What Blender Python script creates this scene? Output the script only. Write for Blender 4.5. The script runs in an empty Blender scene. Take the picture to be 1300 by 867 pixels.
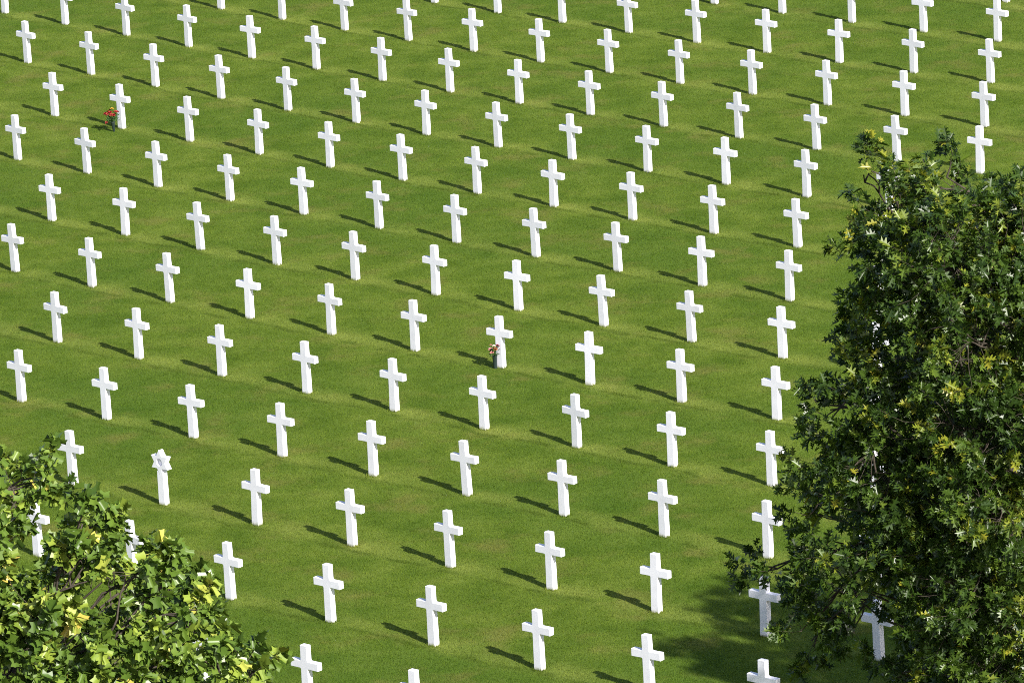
# Military cemetery lawn: curved rows of white marble crosses seen from a height between two tree crowns.
import bpy, bmesh, math, random
import numpy as np
from mathutils import Vector, Matrix

random.seed(7)
RNG = np.random.default_rng(11)
S = bpy.context.scene
COL = S.collection

# ------------------------------------------------------------------ camera (metres, ground z = 0)
F_PX, CAM_H, PITCH, ROLL = 7798.967, 32.7882, 0.2679274, -0.0555702
IMG_W, IMG_H = 1300.0, 867.0


def cam_axes():
    fw = np.array([0, math.cos(PITCH), -math.sin(PITCH)])
    r0 = np.array([1.0, 0, 0])
    u0 = np.cross(r0, fw)
    r = math.cos(ROLL) * r0 + math.sin(ROLL) * u0
    u = -math.sin(ROLL) * r0 + math.cos(ROLL) * u0
    return fw, r, u


FW, RT, UP = cam_axes()
CAM = np.array([0, 0, CAM_H])


def in_photo(P):
    """where a ground point falls in the photograph: only used to know which rows to build and to describe them"""
    d = np.asarray(P, float) - CAM
    z = d @ FW
    return IMG_W / 2 + F_PX * (d @ RT) / z, IMG_H / 2 - F_PX * (d @ UP) / z


cd = bpy.data.cameras.new('camera')
cam = bpy.data.objects.new('camera', cd)
COL.objects.link(cam)
cd.sensor_width = 36
cd.lens = F_PX * 36 / IMG_W
cd.clip_start = 1
cd.clip_end = 6000
M = Matrix(((RT[0], UP[0], -FW[0], CAM[0]), (RT[1], UP[1], -FW[1], CAM[1]), (RT[2], UP[2], -FW[2], CAM[2]), (0, 0, 0, 1)))
cam.matrix_world = M
S.camera = cam

# ------------------------------------------------------------------ the grave grid: concentric arcs, surveyed corrections
GX, GY, GK, GDR, GT0, GDT, GSH = 0.6266735, 126.130322, -0.001661899, 3.4406753, -0.75618646, 2.32616726, -0.00433732
GC = np.array([[-0.00130343, -0.04510496], [-0.05659963, 0.01778248], [-0.03852614, -0.16580376], [0.0104241, 0.0820498],
               [-0.02276698, 0.09278781], [0.00177165, 0.01550013], [0.01854705, 0.03404146], [0.0527731, 0.13996123],
               [0.03329254, 0.10771189], [0.07384774, -0.02730516], [-0.01695444, -0.07712095], [-0.02258319, -0.00106988]])
GR = 1 / GK
GT = np.array([math.cos(GT0), math.sin(GT0)])
GN = np.array([-GT[1], GT[0]])
ARC_C = np.array([GX, GY]) - GR * GN


def grave(i, j):
    """ground position and heading of grave i in row j"""
    a = -(i - 5) * GDT / GR + GSH * (j - 3)
    rad = GR + (j - 3) * GDR
    p = ARC_C + math.cos(a) * rad * GN - math.sin(a) * rad * GT
    u, v = (i - 4) / 5, (j - 3) / 5
    b = np.array([1, u, v, u * u, u * v, v * v, u * v * v, u * u * v, v ** 3, u ** 3, u * u * v * v, u ** 3 * v])
    return p + b @ GC, GT0 + a


# ------------------------------------------------------------------ helpers
def tag(o, label=None, cat=None, group=None, kind=None):
    if label: o['label'] = label
    if cat: o['category'] = cat
    if group: o['group'] = group
    if kind: o['kind'] = kind
    return o


def empty(name, loc, rz=0):
    o = bpy.data.objects.new(name, None)
    o.empty_display_size = 0.2
    COL.objects.link(o)
    o.location = loc
    o.rotation_euler = (0, 0, rz)
    return o


def link(name, me, parent=None):
    o = bpy.data.objects.new(name, me)
    COL.objects.link(o)
    if parent: o.parent = parent
    return o


def bm_obj(name, bm, mat, parent=None, smooth=False):
    me = bpy.data.meshes.new(name)
    bmesh.ops.recalc_face_normals(bm, faces=bm.faces)
    bm.to_mesh(me)
    bm.free()
    me.materials.append(mat)
    if smooth:
        for p in me.polygons: p.use_smooth = True
    return link(name, me, parent)


def np_mesh(name, verts, loops, starts, mat, tint=None, smooth=False):
    me = bpy.data.meshes.new(name)
    me.vertices.add(len(verts))
    me.vertices.foreach_set('co', np.ascontiguousarray(verts, np.float32).ravel())
    me.loops.add(len(loops))
    me.loops.foreach_set('vertex_index', np.ascontiguousarray(loops, np.int32))
    me.polygons.add(len(starts))
    me.polygons.foreach_set('loop_start', np.ascontiguousarray(starts, np.int32))
    if tint is not None:
        at = me.attributes.new('tint', 'FLOAT', 'FACE')
        at.data.foreach_set('value', np.ascontiguousarray(tint, np.float32))
    me.update(calc_edges=True)
    me.polygons.foreach_set('use_smooth', np.full(len(starts), smooth))
    me.materials.append(mat)
    return me


# ------------------------------------------------------------------ materials
def mat_new(name):
    m = bpy.data.materials.new(name)
    m.use_nodes = True
    nt = m.node_tree
    nt.nodes.clear()
    out = nt.nodes.new('ShaderNodeOutputMaterial')
    return m, nt, out


def node(nt, typ, **kw):
    n = nt.nodes.new(typ)
    for k, v in kw.items():
        if hasattr(n, k) and k not in n.inputs: setattr(n, k, v)
        else: n.inputs[k].default_value = v
    return n


def ramp(nt, fac, stops):
    r = nt.nodes.new('ShaderNodeValToRGB')
    els = r.color_ramp.elements
    while len(els) < len(stops): els.new(0.5)
    for e, (p, c) in zip(els, stops):
        e.position = p
        e.color = (c[0], c[1], c[2], 1)
    nt.links.new(fac, r.inputs['Fac'])
    return r.outputs['Color']


def math_n(nt, op, a, b=None, clamp=False):
    n = nt.nodes.new('ShaderNodeMath')
    n.operation = op
    n.use_clamp = clamp
    for k, v in enumerate((a, b)):
        if v is None: continue
        if isinstance(v, (int, float)): n.inputs[k].default_value = v
        else: nt.links.new(v, n.inputs[k])
    return n.outputs[0]


def mixc(nt, fac, a, b, mode='MIX'):
    n = nt.nodes.new('ShaderNodeMix')
    n.data_type = 'RGBA'
    n.blend_type = mode
    for s, v in ((0, fac), (6, a), (7, b)):
        if isinstance(v, (int, float)): n.inputs[s].default_value = v
        elif isinstance(v, tuple): n.inputs[s].default_value = (v[0], v[1], v[2], 1)
        else: nt.links.new(v, n.inputs[s])
    return n.outputs[2]


def noise(nt, vec, scale, detail=3, rough=0.5):
    n = nt.nodes.new('ShaderNodeTexNoise')
    n.inputs['Scale'].default_value = scale
    n.inputs['Detail'].default_value = detail
    n.inputs['Roughness'].default_value = rough
    nt.links.new(vec, n.inputs['Vector'])
    return n.outputs['Fac']


def maprange(nt, v, a, b, c=0.0, d=1.0, smooth=True):
    n = nt.nodes.new('ShaderNodeMapRange')
    if smooth: n.interpolation_type = 'SMOOTHSTEP'
    n.inputs[1].default_value, n.inputs[2].default_value = a, b
    n.inputs[3].default_value, n.inputs[4].default_value = c, d
    nt.links.new(v, n.inputs[0])
    return n.outputs[0]


def make_marble():
    m, nt, out = mat_new('white_marble')
    b = nt.nodes.new('ShaderNodeBsdfPrincipled')
    tc = nt.nodes.new('ShaderNodeTexCoord').outputs['Object']
    oi = nt.nodes.new('ShaderNodeObjectInfo')
    ad = nt.nodes.new('ShaderNodeVectorMath'); ad.operation = 'MULTIPLY_ADD'
    cx = nt.nodes.new('ShaderNodeCombineXYZ')
    for k in range(3): nt.links.new(oi.outputs['Random'], cx.inputs[k])
    nt.links.new(cx.outputs[0], ad.inputs[0]); ad.inputs[1].default_value = (37, 53, 71)
    nt.links.new(tc, ad.inputs[2])
    v = ad.outputs[0]
    n1 = noise(nt, v, 5.0, 5, 0.6)
    c = ramp(nt, n1, [(0.3, (0.75, 0.735, 0.81)), (0.55, (0.81, 0.795, 0.875)), (0.8, (0.84, 0.83, 0.90))])
    # rain streaks below the arms, soil splash at the foot
    mp = nt.nodes.new('ShaderNodeMapping'); mp.inputs['Scale'].default_value = (30, 30, 2.2)
    nt.links.new(v, mp.inputs[0])
    st = maprange(nt, noise(nt, mp.outputs[0], 1.0, 3), 0.58, 0.78)
    c = mixc(nt, math_n(nt, 'MULTIPLY', st, 0.14), c, (0.62, 0.61, 0.57))
    sp = nt.nodes.new('ShaderNodeSeparateXYZ'); nt.links.new(tc, sp.inputs[0])
    n2 = noise(nt, v, 22.0, 3)
    foot = maprange(nt, math_n(nt, 'ADD', sp.outputs[2], math_n(nt, 'MULTIPLY', n2, 0.10)), 0.05, 0.13, 0.75, 0.0)
    c = mixc(nt, foot, c, (0.36, 0.36, 0.22))
    tone = maprange(nt, oi.outputs['Random'], 0, 1, 0.92, 1.02, False)
    hv = nt.nodes.new('ShaderNodeHueSaturation'); nt.links.new(c, hv.inputs['Color']); nt.links.new(tone, hv.inputs['Value'])
    nt.links.new(hv.outputs[0], b.inputs['Base Color'])
    b.inputs['Roughness'].default_value = 0.6
    b.inputs['Specular IOR Level'].default_value = 0.3
    bp = nt.nodes.new('ShaderNodeBump'); bp.inputs['Strength'].default_value = 0.12; bp.inputs['Distance'].default_value = 0.002
    nt.links.new(noise(nt, v, 18, 2), bp.inputs['Height']); nt.links.new(bp.outputs[0], b.inputs['Normal'])
    nt.links.new(b.outputs[0], out.inputs[0])
    return m


def lawn_colour(nt, geo_pos):
    """lawn colour by ground position: patches, drier strips along the grave arcs, trampled lines"""
    mp = nt.nodes.new('ShaderNodeMapping'); mp.inputs['Scale'].default_value = (1, 1, 0)
    nt.links.new(geo_pos, mp.inputs[0])
    P = mp.outputs[0]
    base = ramp(nt, noise(nt, P, 0.9, 6, 0.62), [(0.30, LAWN[0]), (0.5, LAWN[1]), (0.70, LAWN[2])])
    big = noise(nt, P, 0.16, 3)
    base = mixc(nt, maprange(nt, big, 0.42, 0.68, 0, 0.5), base, LAWN[3])
    brown = maprange(nt, noise(nt, P, 0.75, 5, 0.6), 0.51, 0.72, 0, 0.68)
    base = mixc(nt, brown, base, LAWN[4])
    # rows
    sb = nt.nodes.new('ShaderNodeVectorMath'); sb.operation = 'SUBTRACT'
    nt.links.new(P, sb.inputs[0]); sb.inputs[1].default_value = (ARC_C[0], ARC_C[1], 0)
    ln = nt.nodes.new('ShaderNodeVectorMath'); ln.operation = 'LENGTH'; nt.links.new(sb.outputs[0], ln.inputs[0])
    rr = math_n(nt, 'SUBTRACT', abs(GR), ln.outputs['Value'])          # grows away from the camera, 0 on row 3
    wob = math_n(nt, 'MULTIPLY', math_n(nt, 'SUBTRACT', noise(nt, P, 0.8, 3), 0.5), 0.5)
    rr = math_n(nt, 'ADD', rr, wob)
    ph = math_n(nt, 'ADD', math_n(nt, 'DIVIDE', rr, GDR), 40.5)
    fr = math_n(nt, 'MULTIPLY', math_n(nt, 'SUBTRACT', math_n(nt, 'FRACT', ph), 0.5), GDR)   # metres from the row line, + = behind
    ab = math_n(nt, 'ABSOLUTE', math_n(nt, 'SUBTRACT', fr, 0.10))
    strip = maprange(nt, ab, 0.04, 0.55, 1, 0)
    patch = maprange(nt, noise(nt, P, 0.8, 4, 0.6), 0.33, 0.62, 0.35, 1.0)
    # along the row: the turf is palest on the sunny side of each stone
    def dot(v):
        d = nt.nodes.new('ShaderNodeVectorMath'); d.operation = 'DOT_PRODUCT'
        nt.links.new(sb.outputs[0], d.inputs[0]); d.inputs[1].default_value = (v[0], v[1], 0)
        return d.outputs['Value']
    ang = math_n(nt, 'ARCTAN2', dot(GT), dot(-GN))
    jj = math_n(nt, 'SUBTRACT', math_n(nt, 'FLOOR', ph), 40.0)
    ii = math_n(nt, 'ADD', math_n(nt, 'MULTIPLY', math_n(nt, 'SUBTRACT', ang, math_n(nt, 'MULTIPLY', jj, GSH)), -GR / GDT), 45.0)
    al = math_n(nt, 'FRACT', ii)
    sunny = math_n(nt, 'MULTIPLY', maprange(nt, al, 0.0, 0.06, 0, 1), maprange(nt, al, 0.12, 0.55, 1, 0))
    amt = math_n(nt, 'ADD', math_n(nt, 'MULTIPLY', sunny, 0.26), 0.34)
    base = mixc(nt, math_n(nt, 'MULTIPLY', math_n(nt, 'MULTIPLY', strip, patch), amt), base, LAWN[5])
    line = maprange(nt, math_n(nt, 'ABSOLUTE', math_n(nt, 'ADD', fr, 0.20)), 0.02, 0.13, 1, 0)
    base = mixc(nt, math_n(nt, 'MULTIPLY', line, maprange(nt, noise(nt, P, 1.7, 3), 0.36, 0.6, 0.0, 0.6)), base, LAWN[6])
    return base, P


LAWN = [(0.062, 0.109, 0.009), (0.096, 0.147, 0.016), (0.136, 0.184, 0.027),
        (0.055, 0.111, 0.011), (0.150, 0.154, 0.036), (0.205, 0.242, 0.048), (0.054, 0.086, 0.008)]


def make_lawn():
    m, nt, out = mat_new('lawn')
    g = nt.nodes.new('ShaderNodeNewGeometry')
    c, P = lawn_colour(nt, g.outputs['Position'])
    fine = noise(nt, P, 45, 4, 0.7)
    c = mixc(nt, 1.0, c, ramp(nt, fine, [(0.25, (0.45, 0.45, 0.45)), (0.5, (0.95, 0.95, 0.95)), (0.75, (1.35, 1.35, 1.3))]), 'MULTIPLY')
    b = nt.nodes.new('ShaderNodeBsdfPrincipled')
    nt.links.new(c, b.inputs['Base Color'])
    b.inputs['Roughness'].default_value = 0.9
    b.inputs['Specular IOR Level'].default_value = 0.1
    bp = nt.nodes.new('ShaderNodeBump'); bp.inputs['Strength'].default_value = 0.7; bp.inputs['Distance'].default_value = 0.03
    nt.links.new(fine, bp.inputs['Height']); nt.links.new(bp.outputs[0], b.inputs['Normal'])
    nt.links.new(b.outputs[0], out.inputs[0])
    return m


def make_grass():
    m, nt, out = mat_new('grass_blade')
    g = nt.nodes.new('ShaderNodeNewGeometry')
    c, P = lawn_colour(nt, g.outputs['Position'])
    at = nt.nodes.new('ShaderNodeAttribute'); at.attribute_name = 'tint'
    k = ramp(nt, at.outputs['Fac'], [(0.0, (0.72, 0.78, 0.66)), (0.5, (1.15, 1.12, 1.1)), (0.9, (1.42, 1.36, 1.4)), (1.0, (1.9, 1.7, 2.0))])
    c = mixc(nt, 1.0, c, k, 'MULTIPLY')
    d = nt.nodes.new('ShaderNodeBsdfDiffuse'); nt.links.new(c, d.inputs['Color'])
    t = nt.nodes.new('ShaderNodeBsdfTranslucent'); nt.links.new(c, t.inputs['Color'])
    mx = nt.nodes.new('ShaderNodeMixShader'); mx.inputs[0].default_value = 0.4
    nt.links.new(d.outputs[0], mx.inputs[1]); nt.links.new(t.outputs[0], mx.inputs[2])
    nt.links.new(mx.outputs[0], out.inputs[0])
    return m


def make_leaf(name, stops, under, rough, trans, spec=0.5):
    m, nt, out = mat_new(name)
    at = nt.nodes.new('ShaderNodeAttribute'); at.attribute_name = 'tint'
    c = ramp(nt, at.outputs['Fac'], stops)
    g = nt.nodes.new('ShaderNodeNewGeometry')
    c2 = mixc(nt, 1.0, c, under, 'MULTIPLY')
    cc = mixc(nt, g.outputs['Backfacing'], c, c2)
    b = nt.nodes.new('ShaderNodeBsdfPrincipled')
    nt.links.new(cc, b.inputs['Base Color'])
    b.inputs['Roughness'].default_value = rough
    b.inputs['Specular IOR Level'].default_value = spec
    t = nt.nodes.new('ShaderNodeBsdfTranslucent')
    nt.links.new(mixc(nt, 1.0, c, (1.5, 1.6, 0.6), 'MULTIPLY'), t.inputs['Color'])
    mx = nt.nodes.new('ShaderNodeMixShader'); mx.inputs[0].default_value = trans
    nt.links.new(b.outputs[0], mx.inputs[1]); nt.links.new(t.outputs[0], mx.inputs[2])
    nt.links.new(mx.outputs[0], out.inputs[0])
    return m


def make_plain(name, col, rough=0.5, spec=0.4, var=0.25, scale=30):
    m, nt, out = mat_new(name)
    b = nt.nodes.new('ShaderNodeBsdfPrincipled')
    tc = nt.nodes.new('ShaderNodeTexCoord').outputs['Object']
    lo = tuple(x * (1 - var) for x in col); hi = tuple(min(1, x * (1 + var)) for x in col)
    nt.links.new(ramp(nt, noise(nt, tc, scale, 4), [(0.3, lo), (0.7, hi)]), b.inputs['Base Color'])
    b.inputs['Roughness'].default_value = rough
    b.inputs['Specular IOR Level'].default_value = spec
    nt.links.new(b.outputs[0], out.inputs[0])
    return m


MARBLE = make_marble()
LAWN_M = make_lawn()
GRASS_M = make_grass()
OAK_LEAF = make_leaf('oak_leaf', [(0.0, (0.012, 0.028, 0.003)), (0.45, (0.027, 0.056, 0.007)), (0.68, (0.060, 0.104, 0.011)),
                                  (0.86, (0.140, 0.175, 0.014)), (1.0, (0.200, 0.200, 0.018))], (1.3, 1.2, 1.4), 0.38, 0.22, 0.42)
TULIP_LEAF = make_leaf('tulip_tree_leaf', [(0.0, (0.018, 0.040, 0.005)), (0.5, (0.046, 0.082, 0.010)), (0.80, (0.105, 0.146, 0.018)),
                                           (0.93, (0.190, 0.205, 0.036)), (1.0, (0.230, 0.195, 0.034))], (2.4, 2.2, 2.4), 0.38, 0.24, 0.45)
BARK = make_plain('bark', (0.060, 0.050, 0.040), 0.9, 0.1, 0.4, 9)

# ------------------------------------------------------------------ ground
bm = bmesh.new()
Rg = 2500
vs = [bm.verts.new((x, y, 0)) for x, y in ((-Rg, -Rg), (Rg, -Rg), (Rg, Rg), (-Rg, Rg))]
bm.faces.new(vs)
tag(bm_obj('lawn', bm, LAWN_M), 'mown green lawn crossed by paler dry strips along curved grave rows', 'lawn', kind='structure')


def build_grass(n):
    ys = 95.5 + (162 - 95.5) * RNG.random(int(n * 1.0))
    hw = 0.0835 * ys * 1.03 + 0.9
    # uniform per area, a little denser towards the camera
    keep = RNG.random(len(ys)) < (hw / hw.max()) * (95.5 / ys) ** 1.0 * 1.2
    ys, hw = ys[keep], hw[keep]
    xs = (RNG.random(len(ys)) * 2 - 1) * hw
    # longer tufts the mower misses, tight against the stones
    fx, fy = [], []
    for j in range(-4, 11):
        for i in range(-6, 12):
            p, hd = grave(i, j)
            k = 130
            u = (RNG.random(k) * 2 - 1) * 0.125
            v = (RNG.random(k) * 2 - 1) * 0.105
            edge = (np.abs(u) > 0.078) | (np.abs(v) > 0.055)
            u, v = u[edge], v[edge]
            fx.append(p[0] + u * math.cos(hd) - v * math.sin(hd)); fy.append(p[1] + u * math.sin(hd) + v * math.cos(hd))
    nf = sum(len(q) for q in fx)
    xs, ys = np.concatenate([xs] + fx), np.concatenate([ys] + fy)
    n = len(ys)
    h = 0.014 + 0.017 * RNG.random(n)
    h[n - nf:] *= 2.0
    w = 0.0035 + 0.0040 * RNG.random(n)
    a = RNG.random(n) * math.pi
    la = RNG.random(n) * 2 * math.pi
    lean = 0.020 * RNG.random(n)
    dx, dy = np.cos(a) * w, np.sin(a) * w
    V = np.empty((n, 3, 3), np.float32)
    V[:, 0] = np.stack([xs - dx, ys - dy, np.full(n, -0.003)], 1)
    V[:, 1] = np.stack([xs + dx, ys + dy, np.full(n, -0.003)], 1)
    V[:, 2] = np.stack([xs + np.cos(la) * lean, ys + np.sin(la) * lean, h], 1)
    me = np_mesh('grass', V.reshape(-1, 3), np.arange(3 * n), np.arange(n) * 3, GRASS_M, RNG.random(n))
    tag(link('grass', me), 'short green turf blades covering the lawn between the graves', 'grass', kind='stuff')


build_grass(3000000)


# ------------------------------------------------------------------ crosses
def fillet(pts, corners, r, n=4):
    """round the listed corners of a polygon"""
    out = []
    m = len(pts)
    for k, p in enumerate(pts):
        if k not in corners:
            out.append(p); continue
        a, b = Vector(pts[k - 1]), Vector(pts[(k + 1) % m])
        p = Vector(p)
        d1, d2 = (a - p).normalized(), (b - p).normalized()
        for q in range(n + 1):
            t = q / n
            c = p + d1 * r * (1 - t) ** 2 + d2 * r * t ** 2
            out.append((c.x, c.y))
    return out


def prism(outline, depth, dtop=None, bevel=0.006):
    """outline in x,z; extruded along y; the depth may taper with height"""
    bm = bmesh.new()
    zs = [p[1] for p in outline]
    z0, z1 = min(zs), max(zs)
    dtop = dtop or depth

    def dd(z): return (depth + (dtop - depth) * (z - z0) / (z1 - z0)) / 2
    f = [bm.verts.new((x, -dd(z), z)) for x, z in outline]
    b = [bm.verts.new((x, dd(z), z)) for x, z in outline]
    bm.faces.new(f)
    bm.faces.new(b[::-1])
    n = len(outline)
    for k in range(n):
        bm.faces.new((f[k], b[k], b[(k + 1) % n], f[(k + 1) % n]))
    bmesh.ops.recalc_face_normals(bm, faces=bm.faces)
    if bevel:
        es = [e for e in bm.edges if e.calc_face_angle(0) > 0.6]
        bmesh.ops.bevel(bm, geom=es, offset=bevel, segments=2, affect='EDGES', profile=0.5)
    return bm


CROSS_H = 1.06


def cross_mesh():
    aw = 0.305                                   # half span of the arms
    zb, zt = 0.655, 0.785                        # arm band
    o = [(-0.0825, -0.12), (0.0825, -0.12), (0.0765, zb), (aw, zb - 0.002), (aw, zt + 0.002), (0.0745, zt), (0.073, CROSS_H),
         (-0.073, CROSS_H), (-0.0745, zt), (-aw, zt + 0.002), (-aw, zb - 0.002), (-0.0765, zb)]
    o = fillet(o, {2, 5, 8, 11}, 0.026)
    bm = prism(o, 0.122, 0.108)
    me = bpy.data.meshes.new('cross')
    bm.to_mesh(me); bm.free()
    me.materials.append(MARBLE)
    return me


ORD = ['', 'first', 'second', 'third', 'fourth', 'fifth', 'sixth', 'seventh', 'eighth', 'ninth', 'tenth', 'eleventh', 'twelfth',
       'thirteenth', 'fourteenth', 'fifteenth']
ROWTXT = {-4: 'bottom row', -3: 'row just below the star marker', -2: 'row of the star marker', -1: 'row just above the star marker',
          0: 'row just below the pink roses', 1: 'row of the pink roses', 2: 'row just above the pink roses',
          3: 'row just below the red flowers', 4: 'row of the red flowers', 5: 'row just above the red flowers',
          6: 'second row above the red flowers', 7: 'third row above the red flowers', 8: 'third row from the top',
          9: 'second row from the top', 10: 'top row'}
SPECIAL = {(4, -4): 'white marble cross cut by the bottom edge, beside the broad-leaved tree',
           (5, -4): 'white marble cross of which only the tip shows at the bottom edge',
           (3, -4): 'white marble cross half hidden by the right flank of the broad-leaved tree',
           (1, -3): 'white marble cross whose shaft shows in a gap of the broad-leaved crown',
           (2, -3): 'white marble cross with just its top above the broad-leaved crown, below the star',
           (7, -3): 'white marble cross on the bottom edge, left of the oak shade',
           (8, -3): 'white marble cross on the bottom edge under the oak, only top showing',
           (8, -2): 'bluish shaded marble cross standing in the oak shadow, fully in view below a branch',
           (9, -2): 'shaded marble cross under the oak, its shaft seen between hanging branches',
           (1, -2): 'white marble cross just left of the star marker, foot behind leaves',
           (9, 6): 'white marble cross rising behind the top left of the oak crown',
           (10, 6): 'white marble cross rising behind the top of the oak at the right edge',
           (-1, 4): 'white marble cross with red flowers in a dark vase beside it',
           (5, 1): 'white marble cross with a vase of pink roses at its foot',
           (10, 10): 'white marble cross of which only the foot shows in the top right corner'}
SKIP = {(1, -4), (2, -4)}
LAND = {-2: (2, 'star marker'), 1: (5, 'pink roses cross'), 4: (-1, 'red flowers cross')}

CROSS = cross_mesh()
placed = {}
for j in range(-4, 11):
    row = []
    for i in range(-6, 12):
        if (i, j) in SKIP: continue
        p, h = grave(i, j)
        bx, by = in_photo((p[0], p[1], 0))
        tx, ty = in_photo((p[0], p[1], CROSS_H))
        if by < -1 or ty > IMG_H - 2 or bx < -14 or bx > IMG_W + 12: continue
        if i >= 10 and j <= 5: continue          # wholly behind the oak
        row.append((i, p, h, bx, by, ty))
    for k, (i, p, h, bx, by, ty) in enumerate(row):
        if (i, j) == (2, -2):
            placed[(i, j)] = (p, h); continue
        if (i, j) in SPECIAL: lab = SPECIAL[(i, j)]
        elif j in LAND:
            d = i - LAND[j][0]
            side = 'right' if d > 0 else 'left'
            lab = f'white marble cross, {ORD[abs(d)]} to the {side} of the {LAND[j][1]} in its row'
        elif k == len(row) - 1 and i < 9: lab = f'white marble cross at the right end of the {ROWTXT[j]}'
        else:
            lab = f'white marble cross, {ORD[k + 1]} from left in the {ROWTXT[j]}'
        if 'hidden' not in lab and i == 9 and j <= 5 and (i, j) not in SPECIAL:
            lab = f'white marble cross mostly hidden behind oak leaves, in the {ROWTXT[j]}'
        o = link('cross', CROSS)
        o.location = (p[0], p[1], random.uniform(-0.012, 0.008))
        o.rotation_euler = (random.gauss(0, 0.009), random.gauss(0, 0.009), h + random.gauss(0, 0.02))
        tag(o, lab, 'cross', 'white marble crosses in curved rows on the lawn')
        placed[(i, j)] = (p, h)

# ------------------------------------------------------------------ star of David marker
p, h = placed[(2, -2)]
star = empty('star_marker', (p[0], p[1], 0), h)
tag(star, 'white marble headstone topped by a six-pointed star, the only one among the crosses', 'headstone')
bm = prism([(-0.082, -0.12), (0.082, -0.12), (0.078, 0.66), (-0.078, 0.66)], 0.122, 0.112)
bm_obj('shaft', bm, MARBLE, star)
sc, R1 = 0.828, 0.236
r2 = R1 / math.sqrt(3)
pts = []
for k in range(12):
    a = math.pi / 2 + k * math.pi / 6
    rr = R1 if k % 2 == 0 else r2
    pts.append((rr * math.cos(a), rr * math.sin(a)))
bm = bmesh.new()
dep = 0.058
NC = 24
rc = 0.076
circ = [(rc * math.cos(math.pi / 2 + 2 * math.pi * k / NC), rc * math.sin(math.pi / 2 + 2 * math.pi * k / NC)) for k in range(NC)]


def ringv(pl, y): return [bm.verts.new((x, y, z + sc)) for x, z in pl]


of, ob, cf, cb = ringv(pts, -dep), ringv(pts, dep), ringv(circ, -dep), ringv([(x * 0.93, z * 0.93) for x, z in circ], -dep + 0.055)
for k in range(12):                                  # front: star outline joined to the round recess
    a, b = of[k], of[(k + 1) % 12]
    c0, c1, c2 = cf[2 * k], cf[2 * k + 1], cf[(2 * k + 2) % NC]
    bm.faces.new((a, c0, c1)); bm.faces.new((a, c1, b)); bm.faces.new((b, c1, c2))
    bm.faces.new((a, ob[k], ob[(k + 1) % 12], b))
for k in range(NC):
    bm.faces.new((cf[k], cf[(k + 1) % NC], cb[(k + 1) % NC], cb[k]))
bm.faces.new(cb)
bm.faces.new(ob)
bm_obj('star', bm, MARBLE, star)

# ------------------------------------------------------------------ flower vases
VASE = make_plain('dark_green_vase', (0.016, 0.028, 0.026), 0.45, 0.5, 0.2)
STEM = make_plain('flower_stem', (0.035, 0.085, 0.022), 0.6, 0.3, 0.3)
PETAL = {k: make_plain(k + '_petals', c, 0.6, 0.3, 0.2, 60) for k, c in
         {'red': (0.22, 0.006, 0.010), 'pink': (0.62, 0.27, 0.25), 'cream': (0.66, 0.54, 0.40), 'orange': (0.30, 0.10, 0.04),
          'yellow': (0.45, 0.26, 0.03), 'coral': (0.34, 0.045, 0.035)}.items()}


def lathe(name, prof, mat, parent, n=20):
    bm = bmesh.new()
    rings = [[bm.verts.new((r * math.cos(2 * math.pi * k / n), r * math.sin(2 * math.pi * k / n), z)) for k in range(n)] for r, z in prof]
    for a, b in zip(rings, rings[1:]):
        for k in range(n): bm.faces.new((a[k], a[(k + 1) % n], b[(k + 1) % n], b[k]))
    bm.faces.new(rings[0]); bm.faces.new(rings[-1])
    return bm_obj(name, bm, mat, parent, True)


def bloom_bm(r, rnd):
    """rose-like bloom: spiral of cupped petals round a bud"""
    bm = bmesh.new()
    for ring, (n, tilt, sz) in enumerate(((3, 0.25, 0.6), (5, 0.6, 0.85), (6, 1.05, 1.0))):
        for k in range(n):
            a = 2 * math.pi * (k + 0.5 * ring) / n + rnd.uniform(-0.2, 0.2)
            L, W = r * sz * 1.15, r * sz * 0.62
            g = []
            for v in range(4):
                t = v / 3
                th = tilt * (0.35 + 0.9 * t)
                rad = 0.12 * r + L * math.sin(th) * t
                z = L * math.cos(th) * t
                wv = W * math.sin(math.pi * (0.12 + 0.72 * t)) * 1.05
                rowv = []
                for s in (-1, 0, 1):
                    aa = Vector((math.cos(a), math.sin(a), 0)); bb = Vector((-math.sin(a), math.cos(a), 0))
                    q = aa * (rad - abs(s) * 0.22 * wv) + bb * (s * wv) + Vector((0, 0, z + abs(s) * 0.1 * r))
                    rowv.append(bm.verts.new(q))
                g.append(rowv)
            for x, y in zip(g, g[1:]):
                for s in range(2): bm.faces.new((x[s], x[s + 1], y[s + 1], y[s]))
    return bm


def tube_bm(bm, a, b, r0, r1, n=6):
    a, b = Vector(a), Vector(b)
    d = (b - a).normalized()
    s = d.orthogonal().normalized(); t = d.cross(s)
    A = [bm.verts.new(a + (s * math.cos(2 * math.pi * k / n) + t * math.sin(2 * math.pi * k / n)) * r0) for k in range(n)]
    B = [bm.verts.new(b + (s * math.cos(2 * math.pi * k / n) + t * math.sin(2 * math.pi * k / n)) * r1) for k in range(n)]
    for k in range(n): bm.faces.new((A[k], A[(k + 1) % n], B[(k + 1) % n], B[k]))
    bm.faces.new(A[::-1]); bm.faces.new(B)


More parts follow.
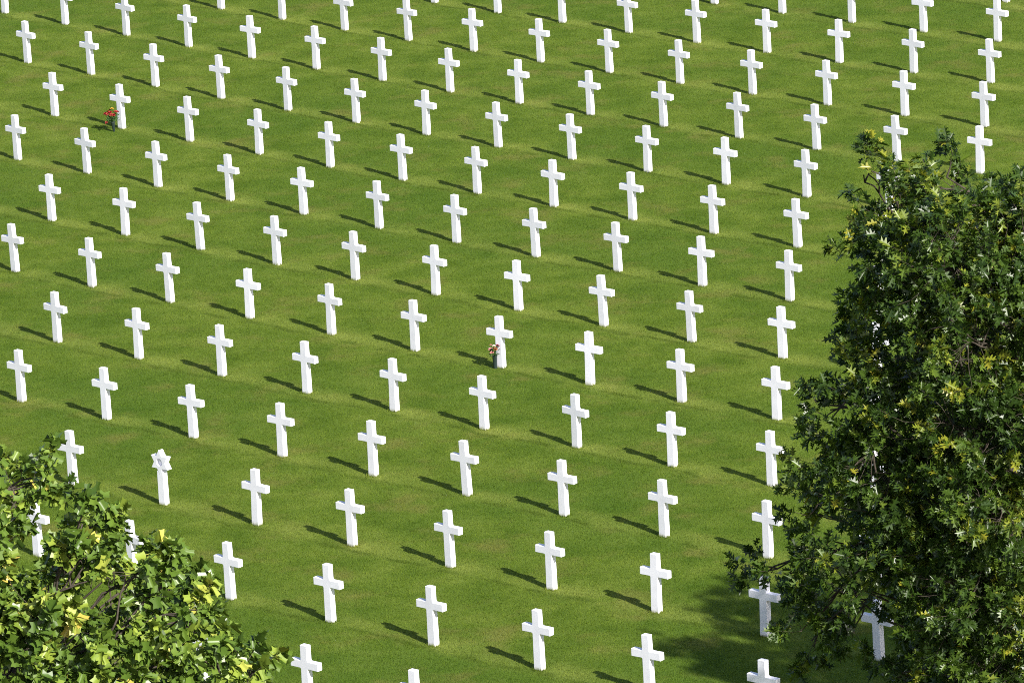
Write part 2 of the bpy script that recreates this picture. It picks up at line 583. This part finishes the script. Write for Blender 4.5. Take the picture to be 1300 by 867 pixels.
def bouquet(name, label, loc, z0, blooms, nleaf, spread, seed):
    rnd = random.Random(seed)
    root = empty(name, (loc[0], loc[1], 0))
    tag(root, label, 'flowers')
    for (col, x, y, z, r) in blooms:
        bm = bloom_bm(r, rnd)
        d = Vector((x * 1.2, y * 1.2, 0.25)).normalized()
        q = Vector((0, 0, 1)).rotation_difference(d).to_matrix().to_4x4()
        bmesh.ops.transform(bm, matrix=q, verts=bm.verts)
        fl = bm_obj('bloom', bm, PETAL[col], root, True)
        fl.location = (x, y, z)
        fl['label'] = f'{col} bloom'
        sb = bmesh.new()
        mid = Vector((x * 0.35, y * 0.35, z0 + (z - z0) * 0.55))
        base = Vector((rnd.uniform(-.01, .01), rnd.uniform(-.01, .01), z0 - 0.08))
        tube_bm(sb, base, mid, 0.003, 0.003); tube_bm(sb, mid, (x, y, z), 0.003, 0.0025)
        bm_obj('stem', sb, STEM, root)
    lb = bmesh.new()
    for k in range(nleaf):
        a = rnd.uniform(0, 2 * math.pi)
        zz = z0 + rnd.uniform(0.0, 0.17)
        r = rnd.uniform(0.1, 1.0) * spread
        c = Vector((r * 0.5 * math.cos(a), r * 0.5 * math.sin(a), zz))
        d = Vector((math.cos(a), math.sin(a), rnd.uniform(0.1, 0.9))).normalized()
        s = d.cross(Vector((0, 0, 1))).normalized()
        L = rnd.uniform(0.05, 0.085)
        nn = s.cross(d)
        v = [lb.verts.new(q) for q in (c, c + d * L * .4 + s * L * .26 - nn * .006, c + d * L, c + d * L * .4 - s * L * .26 - nn * .006, c + d * L * .4 + nn * .008)]
        for x, y in ((0, 1), (1, 2), (2, 3), (3, 0)): lb.faces.new((v[x], v[y], v[4]))
    bm_obj('leaf_sprays', lb, STEM, root)
    return root


def spot(px, py):
    d = FW + (px - IMG_W / 2) / F_PX * RT - (py - IMG_H / 2) / F_PX * UP
    t = -CAM_H / d[2]
    return CAM + d * t


VP = (-0.36, 117.5)          # ground positions of the two vases
VR = (-9.01, 139.86)
v = empty('flower_vase', (VP[0], VP[1], 0))
tag(v, 'straight dark green vase holding pink roses at the foot of a cross', 'vase', 'flower vases standing beside crosses')
lathe('vase_body', [(0.036, -0.05), (0.038, 0.02), (0.047, 0.245), (0.050, 0.25), (0.050, 0.262), (0.044, 0.262), (0.040, 0.10)], VASE, v)
v2 = empty('flower_vase', (VR[0], VR[1], 0), 0.3)
v2.rotation_euler = (0.05, -0.10, 0.3)
tag(v2, 'narrow conical dark vase holding red flowers, tilted, beside a cross in the upper left', 'vase', 'flower vases standing beside crosses')
lathe('vase_body', [(0.020, -0.05), (0.026, 0.02), (0.050, 0.225), (0.054, 0.235), (0.054, 0.25), (0.047, 0.25), (0.03, 0.08)], VASE, v2)
bouquet('rose_bouquet', 'bunch of pink, cream and red roses in the straight dark vase mid lawn', VP, 0.255,
        [('pink', -0.075, -0.03, 0.40, 0.040), ('pink', -0.045, -0.05, 0.335, 0.040), ('cream', 0.0, -0.02, 0.455, 0.036),
         ('orange', 0.02, -0.045, 0.395, 0.042), ('red', 0.075, -0.01, 0.46, 0.038), ('pink', -0.06, 0.03, 0.465, 0.030),
         ('orange', 0.055, 0.03, 0.41, 0.036), ('cream', -0.015, 0.05, 0.43, 0.034), ('pink', 0.03, 0.06, 0.36, 0.032)], 70, 0.18, 3)
bouquet('flower_bouquet', 'spreading bunch of red flowers with one yellow bloom in the conical vase', (VR[0] - 0.02, VR[1]), 0.245,
        [('red', -0.15, -0.03, 0.44, 0.045), ('coral', -0.10, -0.06, 0.43, 0.048), ('red', -0.04, -0.05, 0.46, 0.050),
         ('yellow', 0.01, -0.01, 0.54, 0.042), ('red', 0.03, -0.06, 0.40, 0.046), ('coral', 0.09, -0.02, 0.47, 0.044),
         ('red', 0.06, 0.05, 0.44, 0.046), ('coral', -0.02, -0.07, 0.41, 0.042), ('red', -0.09, 0.04, 0.47, 0.044),
         ('coral', -0.13, -0.08, 0.24, 0.040), ('red', 0.13, 0.02, 0.46, 0.036), ('coral', -0.04, 0.06, 0.50, 0.04)], 120, 0.26, 5)


# ------------------------------------------------------------------ trees
def half_polys(half):
    """leaf template: right half outline from base to tip -> verts and two ngons sharing the midrib; x across, y along"""
    n = len(half)
    V = [(x, y) for x, y in half] + [(-x, y) for x, y in half[1:-1]]
    right = list(range(n))
    left = [0] + [n + k for k in range(n - 2)] + [n - 1]
    return np.array(V), [right[::-1], left]


OAK_T = half_polys([(0, 0), (0.03, 0.12), (0.24, 0.20), (0.07, 0.33), (0.42, 0.48), (0.34, 0.55), (0.08, 0.56), (0.33, 0.84), (0.07, 0.80), (0, 1.03)])
TULIP_T = half_polys([(0, 0), (0.20, 0.0), (0.52, 0.20), (0.34, 0.40), (0.28, 0.54), (0.40, 0.94), (0.16, 0.88), (0, 0.92)])


def unit(a): return a / np.maximum(np.linalg.norm(a, axis=-1, keepdims=True), 1e-9)


def leaves_mesh(name, pos, axis, nrm, size, tint, templ, fold, mat, curl):
    V2, polys = templ
    n, m = len(pos), len(V2)
    y = unit(axis)
    x = unit(np.cross(y, nrm))
    z = np.cross(x, y)
    fo = (fold * (0.4 + 1.2 * RNG.random(n)))[:, None]
    lx = V2[None, :, 0] * size[:, None]
    ly = V2[None, :, 1] * size[:, None]
    cu = (curl * (RNG.random(n) * 2 - 0.6))[:, None]
    lz = np.abs(lx) * fo - cu * ly * V2[None, :, 1]
    P = pos[:, None] + lx[..., None] * x[:, None] + ly[..., None] * y[:, None] + lz[..., None] * z[:, None]
    k = len(polys[0])
    idx = np.array(polys).reshape(-1)
    loops = (np.arange(n)[:, None] * m + idx[None]).ravel()
    starts = np.arange(2 * n) * k
    return np_mesh(name, P.reshape(-1, 3), loops, starts, mat, np.repeat(tint, 2), True)


class Tubes:
    def __init__(s): s.v, s.l, s.st, s.nv = [], [], [], 0

    def add(s, pts, rad, n=5):
        pts = np.asarray(pts, float)
        d = unit(np.gradient(pts, axis=0))
        ref = np.array([0.31, 0.17, 0.93]) if abs(d[0][2]) < 0.9 else np.array([1.0, 0.1, 0])
        a = unit(np.cross(d, ref)); b = np.cross(d, a)
        th = np.arange(n) * 2 * math.pi / n
        ring = pts[:, None] + (np.cos(th)[None, :, None] * a[:, None] + np.sin(th)[None, :, None] * b[:, None]) * np.asarray(rad)[:, None, None]
        s.v.append(ring.reshape(-1, 3))
        for r in range(len(pts) - 1):
            for k in range(n):
                s.l += [s.nv + r * n + k, s.nv + r * n + (k + 1) % n, s.nv + (r + 1) * n + (k + 1) % n, s.nv + (r + 1) * n + k]
        s.nv += len(pts) * n

    def mesh(s, name, mat):
        return np_mesh(name, np.concatenate(s.v), np.array(s.l), np.arange(len(s.l) // 4) * 4, mat, None, True)


def bend(a, b, k, sag, rng):
    a, b = np.asarray(a, float), np.asarray(b, float)
    t = np.linspace(0, 1, k)[:, None]
    L = np.linalg.norm(b - a)
    off = rng.normal(0, 0.07 * L, 3) + np.array([0, 0, sag * L])
    wig = rng.normal(0, 0.015 * L, (k, 3)); wig[0] = wig[-1] = 0
    return a * (1 - t) + b * t + 4 * t * (1 - t) * off * 0.5 + wig


def tree(name, label, centre, lobes, height, trunk_r, templ, leaf_mat, leaf_size, clump_density, per_clump, fold, curl, seed, twig_len,
         upright=0.3, yellow=0.06, droop=0.4, group=None):
    """lobes: (x, y, z, radius, density) relative to the trunk foot"""
    rng = np.random.default_rng(seed)
    root = empty(name, (centre[0], centre[1], 0))
    tag(root, label, 'tree', group)
    lobes = np.array(lobes, float)
    tr = Tubes()
    kz = np.linspace(0, 1, 12)
    tx = np.stack([0.25 * np.sin(kz * 3 + seed), 0.25 * np.cos(kz * 2.3 + seed) - 0.25 * math.cos(seed), kz * height * 0.86], 1)
    tx[:, 0] -= tx[0, 0]; tx[:, 1] -= tx[0, 1]
    tr_rad = trunk_r * (1 - 0.9 * kz) + trunk_r * 0.5 * np.exp(-kz * 22)
    tx[0, 2] = -0.2
    tr.add(tx, tr_rad, 12)
    br = Tubes()
    cpos, cdir, ctint, cin = [], [], [], []
    core = np.array([0, 0, lobes[:, 2].mean()])
    for (x, y, z, r, dens) in lobes:
        c = np.array([x, y, z])
        hd = math.hypot(x, y)
        z0 = min(max(z - 0.55 * hd - 0.3, height * 0.18), height * 0.8)
        s = np.array([np.interp(z0, tx[:, 2], tx[:, 0]), np.interp(z0, tx[:, 2], tx[:, 1]), z0])
        if r < 0.3:                              # small outer sprays spring from the nearest big lobe
            big = lobes[lobes[:, 3] > 0.4][:, :3]
            s = big[np.argmin(((big - c) ** 2).sum(1))]
        limb = bend(s, c, 8, 0.12, rng)
        br.add(limb, np.linspace(max(0.016, 0.025 * r + 0.012 * hd) if r > 0.3 else 0.013, 0.010, 8), 6)
        n = max(4, int(clump_density * dens * r * r * (1 + 0.25 * rng.random())))
        d = unit(rng.normal(size=(n * 2, 3)))
        rr = r * rng.random(n * 2) ** 0.45 * (0.85 + 0.3 * rng.random(n * 2))
        q = c + d * rr[:, None] * np.array([1, 1, 0.88])
        # uneven crown: drop clumps where a soft pattern is low
        f = np.sin(q[:, 0] * 2.9 + seed) + np.sin(q[:, 1] * 2.6 + 1.3) + np.sin(q[:, 2] * 3.3 + 2.1) + np.sin((q[:, 0] + q[:, 2]) * 4.7)
        q, d = q[f > -0.9], d[f > -0.9]
        q, d = q[:n], d[:n]
        out = unit(q - core)
        dr = unit(0.55 * d + 0.55 * out + np.array([0, 0, upright]) + 0.35 * rng.normal(size=q.shape))
        # a few main boughs inside the lobe carry the twigs
        nb = max(2, n // 7)
        bi = rng.choice(len(q), min(nb, len(q)), replace=False)
        nodes = c + (q[bi] - c) * 0.62
        for e in nodes:
            k0 = limb[rng.integers(4, 8)]
            br.add(bend(k0, e, 5, 0.08, rng), np.linspace(0.015, 0.008, 5), 4)
        for a, b in zip(q, dr):
            e = nodes[np.argmin(((nodes - a) ** 2).sum(1))]
            br.add(np.concatenate([bend(e, a, 4, 0.05, rng), [a + b * twig_len * 0.5 + rng.normal(0, 0.01, 3), a + b * twig_len]]),
                   [0.0055, 0.005, 0.0045, 0.004, 0.003, 0.002], 3)
        yel = rng.random(len(q)) < yellow * (1.6 if z > height * 0.62 else 0.7)  # young yellow tips, likelier high up: sunlit top sprays painted into the tint
        cpos.append(q); cdir.append(dr)
        ctint.append(np.where(yel, 0.70 + 0.14 * rng.random(len(q)), 0.22 + 0.44 * rng.random(len(q))))
    cpos, cdir, ctint = np.concatenate(cpos), np.concatenate(cdir), np.concatenate(ctint)
    N = len(cpos)
    k = per_clump
    t = 0.15 + 0.85 * rng.random((N, k)) ** 0.6
    pos = cpos[:, None] + cdir[:, None] * (t * twig_len)[..., None] + rng.normal(0, 0.012, (N, k, 3))
    rad = unit(np.cross(rng.normal(size=(N, k, 3)), cdir[:, None]))
    ax = unit(cdir[:, None] * (0.35 + 0.5 * t[..., None]) + rad * 0.95 + np.array([0, 0, -droop]) + 0.2 * rng.normal(size=(N, k, 3)))
    pos = pos + ax * leaf_size * 0.18
    nr = unit(np.array([0, 0, 1.0]) + 0.45 * cdir[:, None] + 0.75 * rng.normal(size=(N, k, 3)))
    size = leaf_size * (0.50 + 0.8 * rng.random((N, k)))
    tint = np.clip(ctint[:, None] + rng.normal(0, 0.10, (N, k)), 0, 1)
    tint = np.where(rng.random((N, k)) < 0.006, 0.97, tint)
    me = leaves_mesh('crown', pos.reshape(-1, 3), ax.reshape(-1, 3), nr.reshape(-1, 3), size.ravel(), tint.ravel(), templ, fold, leaf_mat, curl)
    link('crown', me, root)
    link('trunk', tr.mesh('trunk', BARK), root)
    link('branches', br.mesh('branches', BARK), root)
    print(name, 'clumps', N, 'leaves', N * k)
    return root


# oak: crown lobes as offsets from the trunk (x right, y away, z up) and radius, surveyed for the side that shows
OAK_C = (7.9, 76.0)
# lobes of the crowns: offsets from the trunk foot (x right, y away, z up), radius, density
OAK_FRONT = [(-2.92, -1.39, 13.67, 0.53, 1), (-2.77, 0.85, 12.94, 0.57, 0.6), (2.92, -1.39, 13.66, 0.58, 0.7), (-2.34, -1.24, 14.08, 0.36, 1), (-2.17, 1.09, 13.35, 0.39, 0.6), (2.33, -1.07, 14.04, 0.4, 0.7), (-1.55, -1.52, 13.76, 0.44, 1), (-1.17, 2.92, 12.48, 0.49, 0.6), (1.46, -0.55, 13.51, 0.49, 0.7), (1.26, 1.85, 12.9, 0.53, 0.5), (-3.24, -1.13, 13.23, 0.38, 1), (-3.06, 1.68, 12.34, 0.41, 0.6), (3.21, -0.64, 13.1, 0.42, 0.7), (-2.52, -2.37, 13.32, 0.78, 1), (-2.27, 1.0, 12.27, 0.85, 0.6), (2.54, -2.58, 13.37, 0.85, 0.7), (2.21, 1.92, 12.18, 0.95, 0.5), (-1.74, -2.33, 13.16, 0.69, 1), (-1.35, 2.33, 11.77, 0.77, 0.6), (-1.54, -0.0, 12.44, 0.82, 0.35), (1.7, -1.88, 13.04, 0.76, 0.7), (1.36, 2.26, 11.94, 0.84, 0.5), (-3.38, -1.82, 12.73, 0.31, 1), (-3.19, 1.3, 11.74, 0.34, 0.6), (3.38, -1.72, 12.71, 0.34, 0.7), (3.17, 1.62, 11.8, 0.37, 0.5), (-2.88, -2.18, 12.32, 0.65, 1), (-2.58, 2.31, 10.93, 0.72, 0.6), (2.85, -1.7, 12.19, 0.72, 0.7), (2.59, 2.15, 11.12, 0.79, 0.5), (-2.12, -2.98, 12.34, 0.77, 1), (-1.75, 1.63, 10.9, 0.87, 0.6), (-1.96, -0.96, 11.68, 0.92, 0.35), (2.12, -3.06, 12.36, 0.85, 0.7), (1.68, 2.51, 10.81, 0.96, 0.5), (-3.61, -1.88, 11.74, 0.4, 1), (-3.38, 2.08, 10.46, 0.44, 0.6), (3.59, -1.42, 11.61, 0.44, 0.7), (3.4, 1.88, 10.67, 0.49, 0.5), (-3.95, -1.74, 11.28, 0.26, 1), (-3.75, 1.93, 10.07, 0.28, 0.6), (3.93, -1.3, 11.16, 0.28, 0.7), (3.76, 1.73, 10.28, 0.31, 0.5), (-3.19, -1.94, 11.3, 0.65, 1), (-2.86, 3.26, 9.64, 0.73, 0.6), (3.12, -0.92, 11.0, 0.72, 0.7), (2.92, 2.24, 10.08, 0.79, 0.5), (-2.26, -2.67, 11.25, 0.87, 1), (-1.83, 2.94, 9.45, 0.99, 0.6), (-2.04, 0.19, 10.31, 1.04, 0.35), (2.21, -2.03, 11.06, 0.97, 0.7), (1.85, 2.66, 9.68, 1.08, 0.5), (-4.04, -1.72, 10.66, 0.27, 1), (-3.84, 2.14, 9.36, 0.3, 0.6), (4.01, -1.18, 10.5, 0.3, 0.7), (3.86, 1.78, 9.62, 0.33, 0.5), (-3.46, -2.66, 10.7, 0.51, 1), (-3.22, 1.41, 9.33, 0.56, 0.6), (3.47, -2.75, 10.73, 0.56, 0.7), (3.17, 2.23, 9.23, 0.62, 0.5), (-2.75, -2.1, 10.08, 0.79, 1), (-2.33, 4.0, 8.05, 0.9, 0.6), (-2.51, 1.35, 8.92, 0.95, 0.35), (2.66, -0.78, 9.67, 0.88, 0.7), (2.43, 2.56, 8.65, 0.97, 0.5), (-1.97, -3.38, 10.32, 0.78, 1), (-1.55, 1.77, 8.58, 0.87, 0.6), (-1.78, -1.15, 9.53, 0.92, 0.35), (1.98, -3.5, 10.36, 0.85, 0.7), (1.46, 2.82, 8.4, 0.97, 0.5), (-4.15, -1.53, 9.99, 0.22, 1), (-3.95, 2.46, 8.62, 0.24, 0.6), (4.11, -0.79, 9.76, 0.24, 0.7), (3.98, 1.74, 8.99, 0.26, 0.5), (-3.84, -2.14, 10.31, 0.27, 1), (-3.62, 1.87, 8.94, 0.3, 0.6), (3.82, -1.86, 10.22, 0.3, 0.7), (3.61, 2.0, 9.05, 0.33, 0.5), (-3.39, -2.57, 9.85, 0.38, 1), (-3.12, 1.83, 8.32, 0.43, 0.6), (-3.26, -0.53, 9.11, 0.45, 0.35), (3.38, -2.43, 9.8, 0.42, 0.7), (3.09, 2.29, 8.33, 0.47, 0.5), (-4.06, -2.03, 9.46, 0.24, 1), (-3.88, 1.48, 8.2, 0.26, 0.6), (4.05, -1.91, 9.42, 0.26, 0.7), (3.86, 1.82, 8.24, 0.29, 0.5), (-2.83, -2.77, 9.46, 0.51, 1), (-2.48, 2.2, 7.73, 0.57, 0.6), (-2.66, -0.4, 8.61, 0.61, 0.35), (2.81, -2.5, 9.38, 0.56, 0.7), (2.46, 2.52, 7.78, 0.63, 0.5), (-4.88, -0.53, 8.81, 0.2, 1), (4.87, -0.27, 8.73, 0.22, 0.7), (-4.54, -1.35, 9.03, 0.2, 1), (-4.42, 1.26, 8.05, 0.22, 0.6), (4.53, -1.14, 8.96, 0.22, 0.7), (-4.14, -1.39, 8.95, 0.26, 1), (-3.94, 2.63, 7.51, 0.29, 0.6), (4.1, -0.52, 8.67, 0.29, 0.7), (3.99, 1.69, 7.96, 0.31, 0.5), (-3.76, -2.52, 9.18, 0.37, 1), (-3.56, 0.98, 7.9, 0.41, 0.6), (3.77, -2.77, 9.26, 0.41, 0.7), (3.5, 2.01, 7.72, 0.46, 0.5), (-3.09, -2.5, 9.7, 0.47, 1), (-2.77, 2.5, 7.98, 0.52, 0.6), (-2.93, -0.0, 8.82, 0.55, 0.35), (3.06, -2.02, 9.55, 0.52, 0.7), (2.77, 2.42, 8.16, 0.57, 0.5), (-4.3, -1.65, 8.36, 0.2, 1), (-4.18, 0.9, 7.37, 0.22, 0.6), (4.3, -1.7, 8.37, 0.22, 0.7), (-3.83, -1.73, 8.51, 0.22, 1), (-3.6, 2.38, 7.02, 0.24, 0.6), (3.79, -1.08, 8.3, 0.24, 0.7), (3.63, 1.86, 7.34, 0.27, 0.5), (-2.38, -3.23, 9.17, 0.74, 1), (-2.03, 1.45, 7.5, 0.82, 0.6), (-2.23, -1.27, 8.43, 0.87, 0.35), (2.4, -3.47, 9.25, 0.81, 0.7), (1.94, 2.64, 7.27, 0.91, 0.5), (-1.78, -2.86, 8.5, 0.69, 1), (-1.33, 2.58, 6.54, 0.78, 0.6), (-1.56, -0.21, 7.52, 0.83, 0.35), (1.75, -2.45, 8.36, 0.77, 0.7), (1.32, 2.69, 6.65, 0.86, 0.5), (-3.13, -2.11, 7.83, 0.26, 1), (-2.85, 2.29, 6.19, 0.29, 0.6), (3.1, -1.62, 7.66, 0.28, 0.7), (2.86, 2.09, 6.41, 0.31, 0.5), (-2.39, -2.85, 8.01, 0.7, 1), (-2.05, 1.6, 6.35, 0.78, 0.6), (-2.24, -0.89, 7.25, 0.82, 0.35), (2.39, -2.9, 8.03, 0.77, 0.7), (1.99, 2.41, 6.23, 0.86, 0.5), (-1.34, -2.77, 9.58, 0.78, 1), (-0.77, 3.6, 7.41, 0.9, 0.6), (-1.04, 0.59, 8.42, 0.94, 0.35), (1.26, -1.83, 9.29, 0.87, 0.7), (0.84, 2.91, 7.78, 0.97, 0.5), (-1.22, -2.96, 11.07, 0.87, 1), (-0.66, 3.11, 9.11, 0.99, 0.6), (-0.94, 0.11, 10.06, 1.04, 0.35), (1.16, -2.31, 10.88, 0.96, 0.7), (0.68, 2.91, 9.32, 1.08, 0.5), (-1.2, -2.53, 12.27, 0.78, 1), (-0.66, 3.37, 10.47, 0.88, 0.6), (-0.91, 0.6, 11.29, 0.93, 0.35), (1.12, -1.63, 12.02, 0.87, 0.7), (0.72, 2.68, 10.81, 0.96, 0.5), (-1.23, -2.18, 13.18, 0.6, 1), (-0.77, 2.98, 11.66, 0.67, 0.6), (-0.99, 0.58, 12.35, 0.71, 0.35), (1.16, -1.37, 12.96, 0.67, 0.7), (0.83, 2.33, 11.98, 0.73, 0.5), (-2.87, -2.06, 6.72, 0.99, 1), (-2.64, 1.24, 5.4, 1.08, 0.6), (2.87, -2.06, 6.72, 1.08, 0.7), (2.61, 1.77, 5.37, 1.19, 0.5), (-1.89, -2.42, 6.78, 1.07, 1), (-1.55, 1.75, 5.16, 1.19, 0.6), (1.88, -2.28, 6.73, 1.18, 0.7), (1.52, 2.16, 5.17, 1.31, 0.5), (-3.31, -0.05, 13.87, 0.16, 1), (3.32, -0.12, 13.88, 0.18, 0.7), (-3.3, 0.18, 13.93, 0.07, 1), (3.28, 0.45, 13.87, 0.08, 0.7)]
TUL_C = (-6.2, 68.0)
TUL_FRONT = [(0.56, -2.15, 13.23, 0.28, 1), (0.24, 1.58, 11.97, 0.31, 0.6), (0.41, -0.4, 12.61, 0.33, 0.35), (0.74, -1.81, 13.34, 0.16, 1), (0.42, 1.98, 12.08, 0.18, 0.6), (-0.7, -1.37, 13.21, 0.18, 0.7), (-0.44, 1.8, 12.28, 0.19, 0.5), (1.29, -2.31, 13.07, 0.1, 1), (1.04, 1.14, 11.88, 0.11, 0.6), (1.18, -0.83, 12.53, 0.12, 0.35), (-1.3, -2.43, 13.1, 0.11, 0.7), (-0.98, 1.91, 11.8, 0.12, 0.5), (1.36, -1.9, 12.76, 0.1, 1), (1.04, 2.37, 11.31, 0.11, 0.6), (1.19, 0.33, 11.98, 0.12, 0.35), (-1.31, -1.31, 12.58, 0.11, 0.7), (-1.07, 1.97, 11.58, 0.12, 0.5), (0.21, -2.01, 12.58, 0.24, 1), (-0.22, 2.82, 10.95, 0.27, 0.6), (-0.02, 0.58, 11.69, 0.29, 0.35), (0.36, -2.2, 13.0, 0.21, 1), (0.0, 1.88, 11.62, 0.23, 0.6), (0.19, -0.23, 12.3, 0.25, 0.35), (1.03, -2.14, 12.48, 0.16, 1), (0.67, 2.44, 10.91, 0.18, 0.6), (0.84, 0.22, 11.65, 0.19, 0.35), (-0.99, -1.58, 12.31, 0.18, 0.7), (-0.69, 2.16, 11.15, 0.19, 0.5), (1.26, -2.14, 12.47, 0.29, 1), (0.92, 2.32, 10.94, 0.33, 0.6), (1.09, 0.13, 11.67, 0.35, 0.35), (-1.22, -1.64, 12.31, 0.33, 0.7), (-0.94, 2.12, 11.15, 0.36, 0.5), (1.73, -2.23, 12.26, 0.29, 1), (1.44, 1.95, 10.81, 0.33, 0.6), (1.59, -0.2, 11.53, 0.35, 0.35), (-1.71, -1.93, 12.17, 0.32, 0.7), (-1.43, 2.08, 10.92, 0.36, 0.5), (2.16, -2.21, 12.14, 0.21, 1), (1.92, 1.6, 10.79, 0.23, 0.6), (2.05, -0.43, 11.48, 0.25, 0.35), (-2.15, -2.08, 12.1, 0.23, 0.7), (-1.9, 1.97, 10.83, 0.26, 0.5), (2.43, -2.43, 11.86, 0.18, 1), (2.23, 1.0, 10.62, 0.19, 0.6), (2.35, -1.02, 11.31, 0.21, 0.35), (-2.44, -2.65, 11.93, 0.19, 0.7), (-2.18, 1.95, 10.46, 0.22, 0.5), (0.82, -2.13, 11.86, 0.5, 1), (0.39, 3.13, 10.04, 0.56, 0.6), (0.59, 0.71, 10.85, 0.59, 0.35), (-0.75, -1.24, 11.57, 0.55, 0.7), (-0.46, 2.34, 10.44, 0.61, 0.5), (1.52, -2.38, 11.55, 0.51, 1), (1.19, 2.35, 9.87, 0.58, 0.6), (1.36, -0.02, 10.69, 0.61, 0.35), (-1.49, -1.94, 11.41, 0.57, 0.7), (-1.19, 2.3, 10.04, 0.63, 0.5), (2.04, -1.74, 11.12, 0.33, 1), (1.71, 3.52, 9.25, 0.37, 0.6), (1.85, 1.27, 10.04, 0.4, 0.35), (-1.97, -0.54, 10.73, 0.37, 0.7), (-1.8, 2.18, 9.84, 0.4, 0.5), (2.67, -1.84, 11.05, 0.16, 1), (2.44, 2.42, 9.51, 0.18, 0.6), (2.55, 0.42, 10.21, 0.19, 0.35), (-2.63, -1.2, 10.84, 0.18, 0.7), (-2.47, 1.94, 9.81, 0.2, 0.5), (3.04, -1.75, 10.91, 0.14, 1), (2.86, 1.94, 9.54, 0.15, 0.6), (-3.02, -1.31, 10.77, 0.15, 0.7), (-2.87, 1.75, 9.75, 0.16, 0.5), (2.99, -2.0, 10.82, 0.18, 1), (2.82, 1.53, 9.5, 0.2, 0.6), (-2.98, -1.83, 10.77, 0.2, 0.7), (-2.8, 1.8, 9.56, 0.22, 0.5), (0.35, -2.26, 11.35, 0.66, 1), (-0.14, 3.24, 9.4, 0.76, 0.6), (0.09, 0.7, 10.28, 0.8, 0.35), (1.23, -2.61, 10.97, 0.49, 1), (0.86, 2.25, 9.19, 0.56, 0.6), (1.05, -0.26, 10.08, 0.59, 0.35), (-1.2, -2.28, 10.86, 0.55, 0.7), (-0.84, 2.43, 9.29, 0.61, 0.5), (2.26, -1.91, 10.61, 0.3, 1), (1.96, 3.02, 8.8, 0.33, 0.6), (2.09, 0.79, 9.6, 0.35, 0.35), (-2.2, -1.01, 10.3, 0.33, 0.7), (-2.01, 2.16, 9.24, 0.36, 0.5), (-0.06, -2.17, 13.01, 0.49, 1), (-0.45, 1.89, 11.64, 0.55, 0.6), (-0.25, -0.2, 12.32, 0.58, 0.35), (-0.29, -2.32, 12.24, 0.66, 1), (-0.76, 2.45, 10.6, 0.74, 0.6), (-0.52, 0.09, 11.39, 0.79, 0.35), (0.67, -2.89, 10.33, 0.83, 1), (0.27, 1.82, 8.56, 0.93, 0.6), (0.49, -0.77, 9.5, 0.98, 0.35), (1.83, -1.9, 9.92, 0.76, 1), (1.47, 3.55, 7.88, 0.86, 0.6), (1.63, 1.18, 8.75, 0.91, 0.35), (-1.76, -0.73, 9.51, 0.85, 0.7), (-1.56, 2.3, 8.46, 0.92, 0.5), (3.0, -1.89, 10.03, 0.42, 1), (2.83, 1.82, 8.6, 0.46, 0.6), (-2.99, -1.56, 9.92, 0.46, 0.7), (-2.83, 1.81, 8.76, 0.51, 0.5)]


OAK = tree('oak_tree', 'tall dark green oak with glossy lobed leaves filling the right edge', OAK_C, OAK_FRONT, 14.5, 0.32,
           OAK_T, OAK_LEAF, 0.138, 84, 24, 0.45, 0.55, 21, 0.34, 0.25, 0.11)
tree('tulip_tree', 'lighter green tree with broad flat leaves in the lower left corner', TUL_C, TUL_FRONT, 13.2, 0.28,
     TULIP_T, TULIP_LEAF, 0.118, 70, 24, 0.50, 0.65, 33, 0.40, 0.55, 0.04, 0.55)
# the next oak of the row, to the right: its shade falls on the graves under the near oak
oak2 = OAK.copy()
COL.objects.link(oak2)
oak2.location = (13.7, 86.0, 0)
oak2.rotation_euler = (0, 0, 1.3)
oak2.scale = (0.86, 0.86, 0.86)
oak2['label'] = 'second oak at the right edge, behind the tall one and shading the lawn'
for ch in list(OAK.children):
    c = ch.copy()
    COL.objects.link(c)
    c.parent = oak2

# ------------------------------------------------------------------ light
SUN_TO = Vector((0.83, -1.33, 1.05)).normalized()
sd = bpy.data.lights.new('sun', 'SUN')
sd.energy = 5.0
sd.angle = math.radians(0.53)
sd.color = (1.0, 0.96, 0.89)
so = bpy.data.objects.new('sun', sd)
COL.objects.link(so)
so.rotation_euler = SUN_TO.to_track_quat('Z', 'Y').to_euler()
so.location = (0, 0, 60)
w = bpy.data.worlds.new('World')
S.world = w
w.use_nodes = True
nt = w.node_tree
bg = nt.nodes['Background']
sky = nt.nodes.new('ShaderNodeTexSky')
sky.sky_type = 'NISHITA'
sky.sun_disc = False
sky.dust_density = 1.4
sky.ozone_density = 0.6
sky.sun_elevation = math.asin(SUN_TO.z)
sky.sun_rotation = math.atan2(SUN_TO.x, SUN_TO.y)
nt.links.new(sky.outputs[0], bg.inputs['Color'])
bg.inputs['Strength'].default_value = 0.09

S.render.engine = 'CYCLES'
S.cycles.max_bounces = 6
S.cycles.use_denoising = False
S.cycles.filter_width = 1.0
S.cycles.transparent_max_bounces = 4
S.render.resolution_x, S.render.resolution_y = 1024, 682
S.view_settings.view_transform = 'Standard'
S.view_settings.look = 'None'
S.view_settings.exposure = 0.88
S.view_settings.gamma = 1
S.view_settings.use_curve_mapping = False
